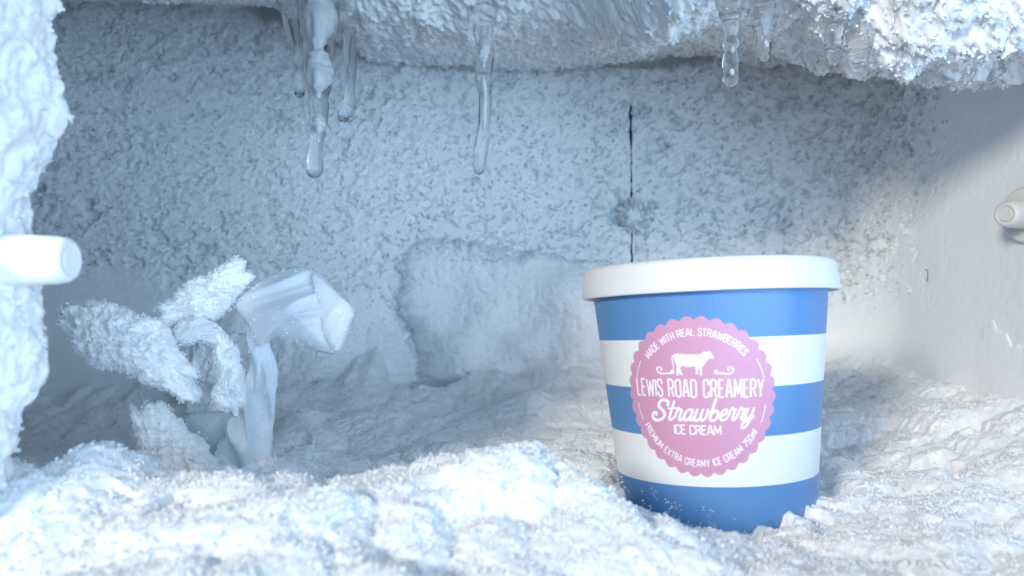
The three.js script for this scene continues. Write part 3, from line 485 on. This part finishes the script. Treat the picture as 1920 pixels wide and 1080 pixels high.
// ───────────── the frozen plastic bag ─────────────
{
  const bag = thing('plastic_bag', 'crumpled clear plastic bag crusted with frost, its knotted top standing out of the snow', 'plastic bag', null, [-0.12, 0.03, -0.34]);
  const O = new THREE.Vector3(-0.12, 0.03, -0.34);
  const film = new THREE.MeshPhysicalMaterial({ color: lin(0.86, 0.90, 0.94), roughness: 0.62, transmission: 0.28, thickness: 0, ior: 1.45, side: THREE.DoubleSide, bumpMap: grainBump, bumpScale: 0.00006 });
  const dir = new THREE.Vector3();
  // a lobe: a closed, flattened pouch inside an outline; folds run along `grain`
  function lobe(name, outline, d, o) {
    const P = outline.map(([x, y, dd]) => at(x, y, d + (dd || 0)).sub(O)), n = P.length, cv = new THREE.CatmullRomCurve3(P, true, 'centripetal'), C = o.centre ? at(o.centre[0], o.centre[1], d + (o.centre[2] || 0)).sub(O) : P.reduce((a, p) => a.add(p), new THREE.Vector3()).divideScalar(n);
    const T = o.thick, k = o.k, ring = cv.getSpacedPoints(160), rough = o.rough || 0;
    const fn = (u, v) => {                                     // v 0 → centre of the front, 0.5 → rim, 1 → centre of the back
      const e = ring[Math.floor(u * 160 + 1e-6) % 160], s = v < 0.5 ? v * 2 : (1 - v) * 2, side = v < 0.5 ? 1 : -1;
      const x = lerp(C.x, e.x, s), y = lerp(C.y, e.y, s); let z = lerp(C.z, e.z, s);
      const fa = o.grain || 0, q = x * Math.cos(fa) + y * Math.sin(fa), w = -x * Math.sin(fa) + y * Math.cos(fa);
      const fold = Math.abs(vnoise(q * 28, w * 120, k)) + 0.35 * Math.abs(vnoise(q * 60, w * 260, k + 3));
      z += side * T * Math.sqrt(clamp(1 - s * s)) + T * 1.3 * (0.6 - fold) * 0.55 * (o.fold ?? 0.4) * (1 - 0.3 * s);
      const b = rough * (billow(x * 150, y * 150, 3, k + 5, 0.6) * 0.0018 + fbm(x * 600, y * 600, 2, k + 7) * 0.0006), out = 1 + rough * s * s * 0.10 * fbm(u * 26, k, 4, k + 9, 0.6);
      return [C.x + (x - C.x) * out, C.y + (y - C.y) * out, z + side * b];
    };
    const m = mesh(name, sheet(160, 56, fn, 6, true), o.frosty ? snowMat : film, bag);
    if (o.frosty) {
      scatter('frost_grains', GRAIN[0], grainMat, Math.round(o.frosty * 0.45), () => { const v = rnd() < 0.3 ? rr(0.4, 0.52) : 0.5 * Math.sqrt(rnd()), p = fn(rnd(), v); return [p[0], p[1], p[2], 0.0001 + 0.00028 * Math.pow(rnd(), 2), FRONT]; }, m);
      scatter('frost_plates', FLAKE[0], flakeMat, Math.round(o.frosty * 0.03), () => { const u = rnd(), v = rr(0.1, 0.53), p = fn(u, v); dir.set(p[0] - C.x, p[1] - C.y, 0).normalize().multiplyScalar(v > 0.3 ? 1 : 0.2); dir.x += rr(-0.6, 0.6); dir.y += rr(-0.6, 0.6); dir.z += rr(0, 0.8); return [p[0], p[1], p[2], rr(0.0005, 0.0012), dir.normalize()]; }, m);
    } else if (o.dust) scatter('frost_grains', SINGLE, grainMat, Math.round(o.dust * 0.3), () => { const v = rnd() < 0.6 ? rr(0.44, 0.52) : 0.5 * Math.sqrt(rnd()), p = fn(rnd(), v); return [p[0], p[1], p[2], 0.0002 + 0.0004 * Math.pow(rnd(), 2)]; }, m);
    return m;
  }
  lobe('gathered_stem', [[470, 560, 0.004], [492, 575], [500, 632], [518, 690], [515, 760], [508, 830], [500, 900], [440, 905], [400, 900], [405, 850], [440, 770], [462, 700], [470, 640]], 0.338, { thick: 0.0035, k: 601, fold: 3.2, grain: 1.75, centre: [476, 760], dust: 900 });
  lobe('hood', [[440, 572], [480, 532], [540, 502], [572, 501], [598, 512], [630, 545], [662, 578], [652, 622], [634, 662], [600, 660], [560, 645], [505, 632], [482, 650], [468, 610]], 0.333, { thick: 0.009, k: 611, fold: 0.5, grain: 0.3, centre: [560, 590, -0.004], dust: 900 });
  lobe('hood_fold', [[585, 512], [632, 548], [662, 580], [652, 622], [634, 660], [612, 640], [598, 600], [590, 560]], 0.327, { thick: 0.004, k: 617, fold: 0.9, grain: 1.2, dust: 500 });
  lobe('back_sheet', [[330, 640], [420, 620], [470, 640], [470, 720], [420, 800], [360, 790], [330, 720]], 0.350, { thick: 0.003, k: 621, fold: 1.6, grain: 0.8, rough: 0.8, frosty: 700 });
  lobe('lower_sheet', [[350, 780], [400, 772], [460, 780], [470, 830], [440, 900], [380, 900], [350, 850]], 0.344, { thick: 0.004, k: 625, fold: 0.9, grain: 1.0, dust: 600 });
  lobe('frosted_top_flap', [[298, 592], [325, 558], [378, 522], [420, 502], [448, 486], [462, 502], [474, 524], [452, 552], [425, 580], [398, 598], [350, 606], [312, 612]], 0.330, { thick: 0.007, k: 631, rough: 1, frosty: 2200, fold: 0.3 });
  lobe('frosted_curl', [[322, 640], [330, 612], [362, 592], [400, 602], [425, 625], [440, 655], [410, 650], [380, 642], [345, 650]], 0.326, { thick: 0.005, k: 641, rough: 0.3, fold: 0.9, grain: 0.1, dust: 700 });
  lobe('frosted_tail', [[405, 620], [428, 630], [448, 672], [458, 720], [462, 752], [446, 776], [418, 768], [402, 748], [412, 715], [420, 690], [412, 655]], 0.323, { thick: 0.005, k: 651, rough: 0.8, frosty: 900, fold: 0.5, centre: [435, 710] });
  lobe('frosted_arm', [[116, 602], [150, 575], [195, 566], [235, 580], [290, 602], [330, 640], [362, 690], [378, 742], [352, 750], [300, 722], [252, 702], [200, 692], [160, 668], [128, 632]], 0.318, { thick: 0.0065, k: 661, rough: 1.1, frosty: 4200, fold: 0.3 });
  lobe('frosted_base_lobe', [[256, 762], [285, 752], [325, 772], [352, 800], [385, 838], [425, 900], [350, 915], [275, 905], [262, 840]], 0.318, { thick: 0.0065, k: 671, rough: 1, frosty: 2400, fold: 0.3 });
}

// a curved splinter of frosted ice standing in the snow by the rim, and a hair stuck to the right wall
{
  const d = 0.262, P = [[128, 985], [122, 945], [114, 905], [118, 882], [132, 868]].map(([x, y]) => at(x, y, d)), b = P[0].clone(), R = [0.0042, 0.0034, 0.0022, 0.0012, 0.0003];
  const cv = new THREE.CatmullRomCurve3(P.map((p) => p.clone().sub(b)));
  const g = sheet(20, 50, (u, v) => { const c = cv.getPoint(v), a = u * 6.28318, f = v * 4, i = Math.min(3, Math.floor(f)), r = lerp(R[i], R[i + 1], f - i) * (1 + 0.35 * fbm(Math.cos(a) * 2 + v * 14, Math.sin(a) * 2 + v * 9, 3, 801)); return [c.x + r * Math.cos(a), c.y, c.z + r * Math.sin(a)]; }, 1, true);
  const o = mesh('ice_splinter', g, snowMat); o.position.copy(b); tag(o, 'small curved splinter of white ice standing in the snow near the frosted post', 'ice splinter');
  const q = (px, py) => { const dd = XR * FPX / (px - 960); const p = at(px, py, dd); p.x -= 0.0060; return p; };
  const h0 = q(1756, 528), hair = new THREE.TubeGeometry(new THREE.CatmullRomCurve3([q(1756, 528), q(1757, 518), q(1756, 508), q(1752, 504)].map((p) => p.sub(h0))), 16, 0.00022, 5);
  const ho = mesh('hair_strand', hair, new THREE.MeshStandardMaterial({ color: lin(0.08, 0.07, 0.06), roughness: 0.6 })); ho.position.copy(h0); tag(ho, 'short dark hair stuck to the cream right wall', 'hair');
}

renderer.render(scene, camera);
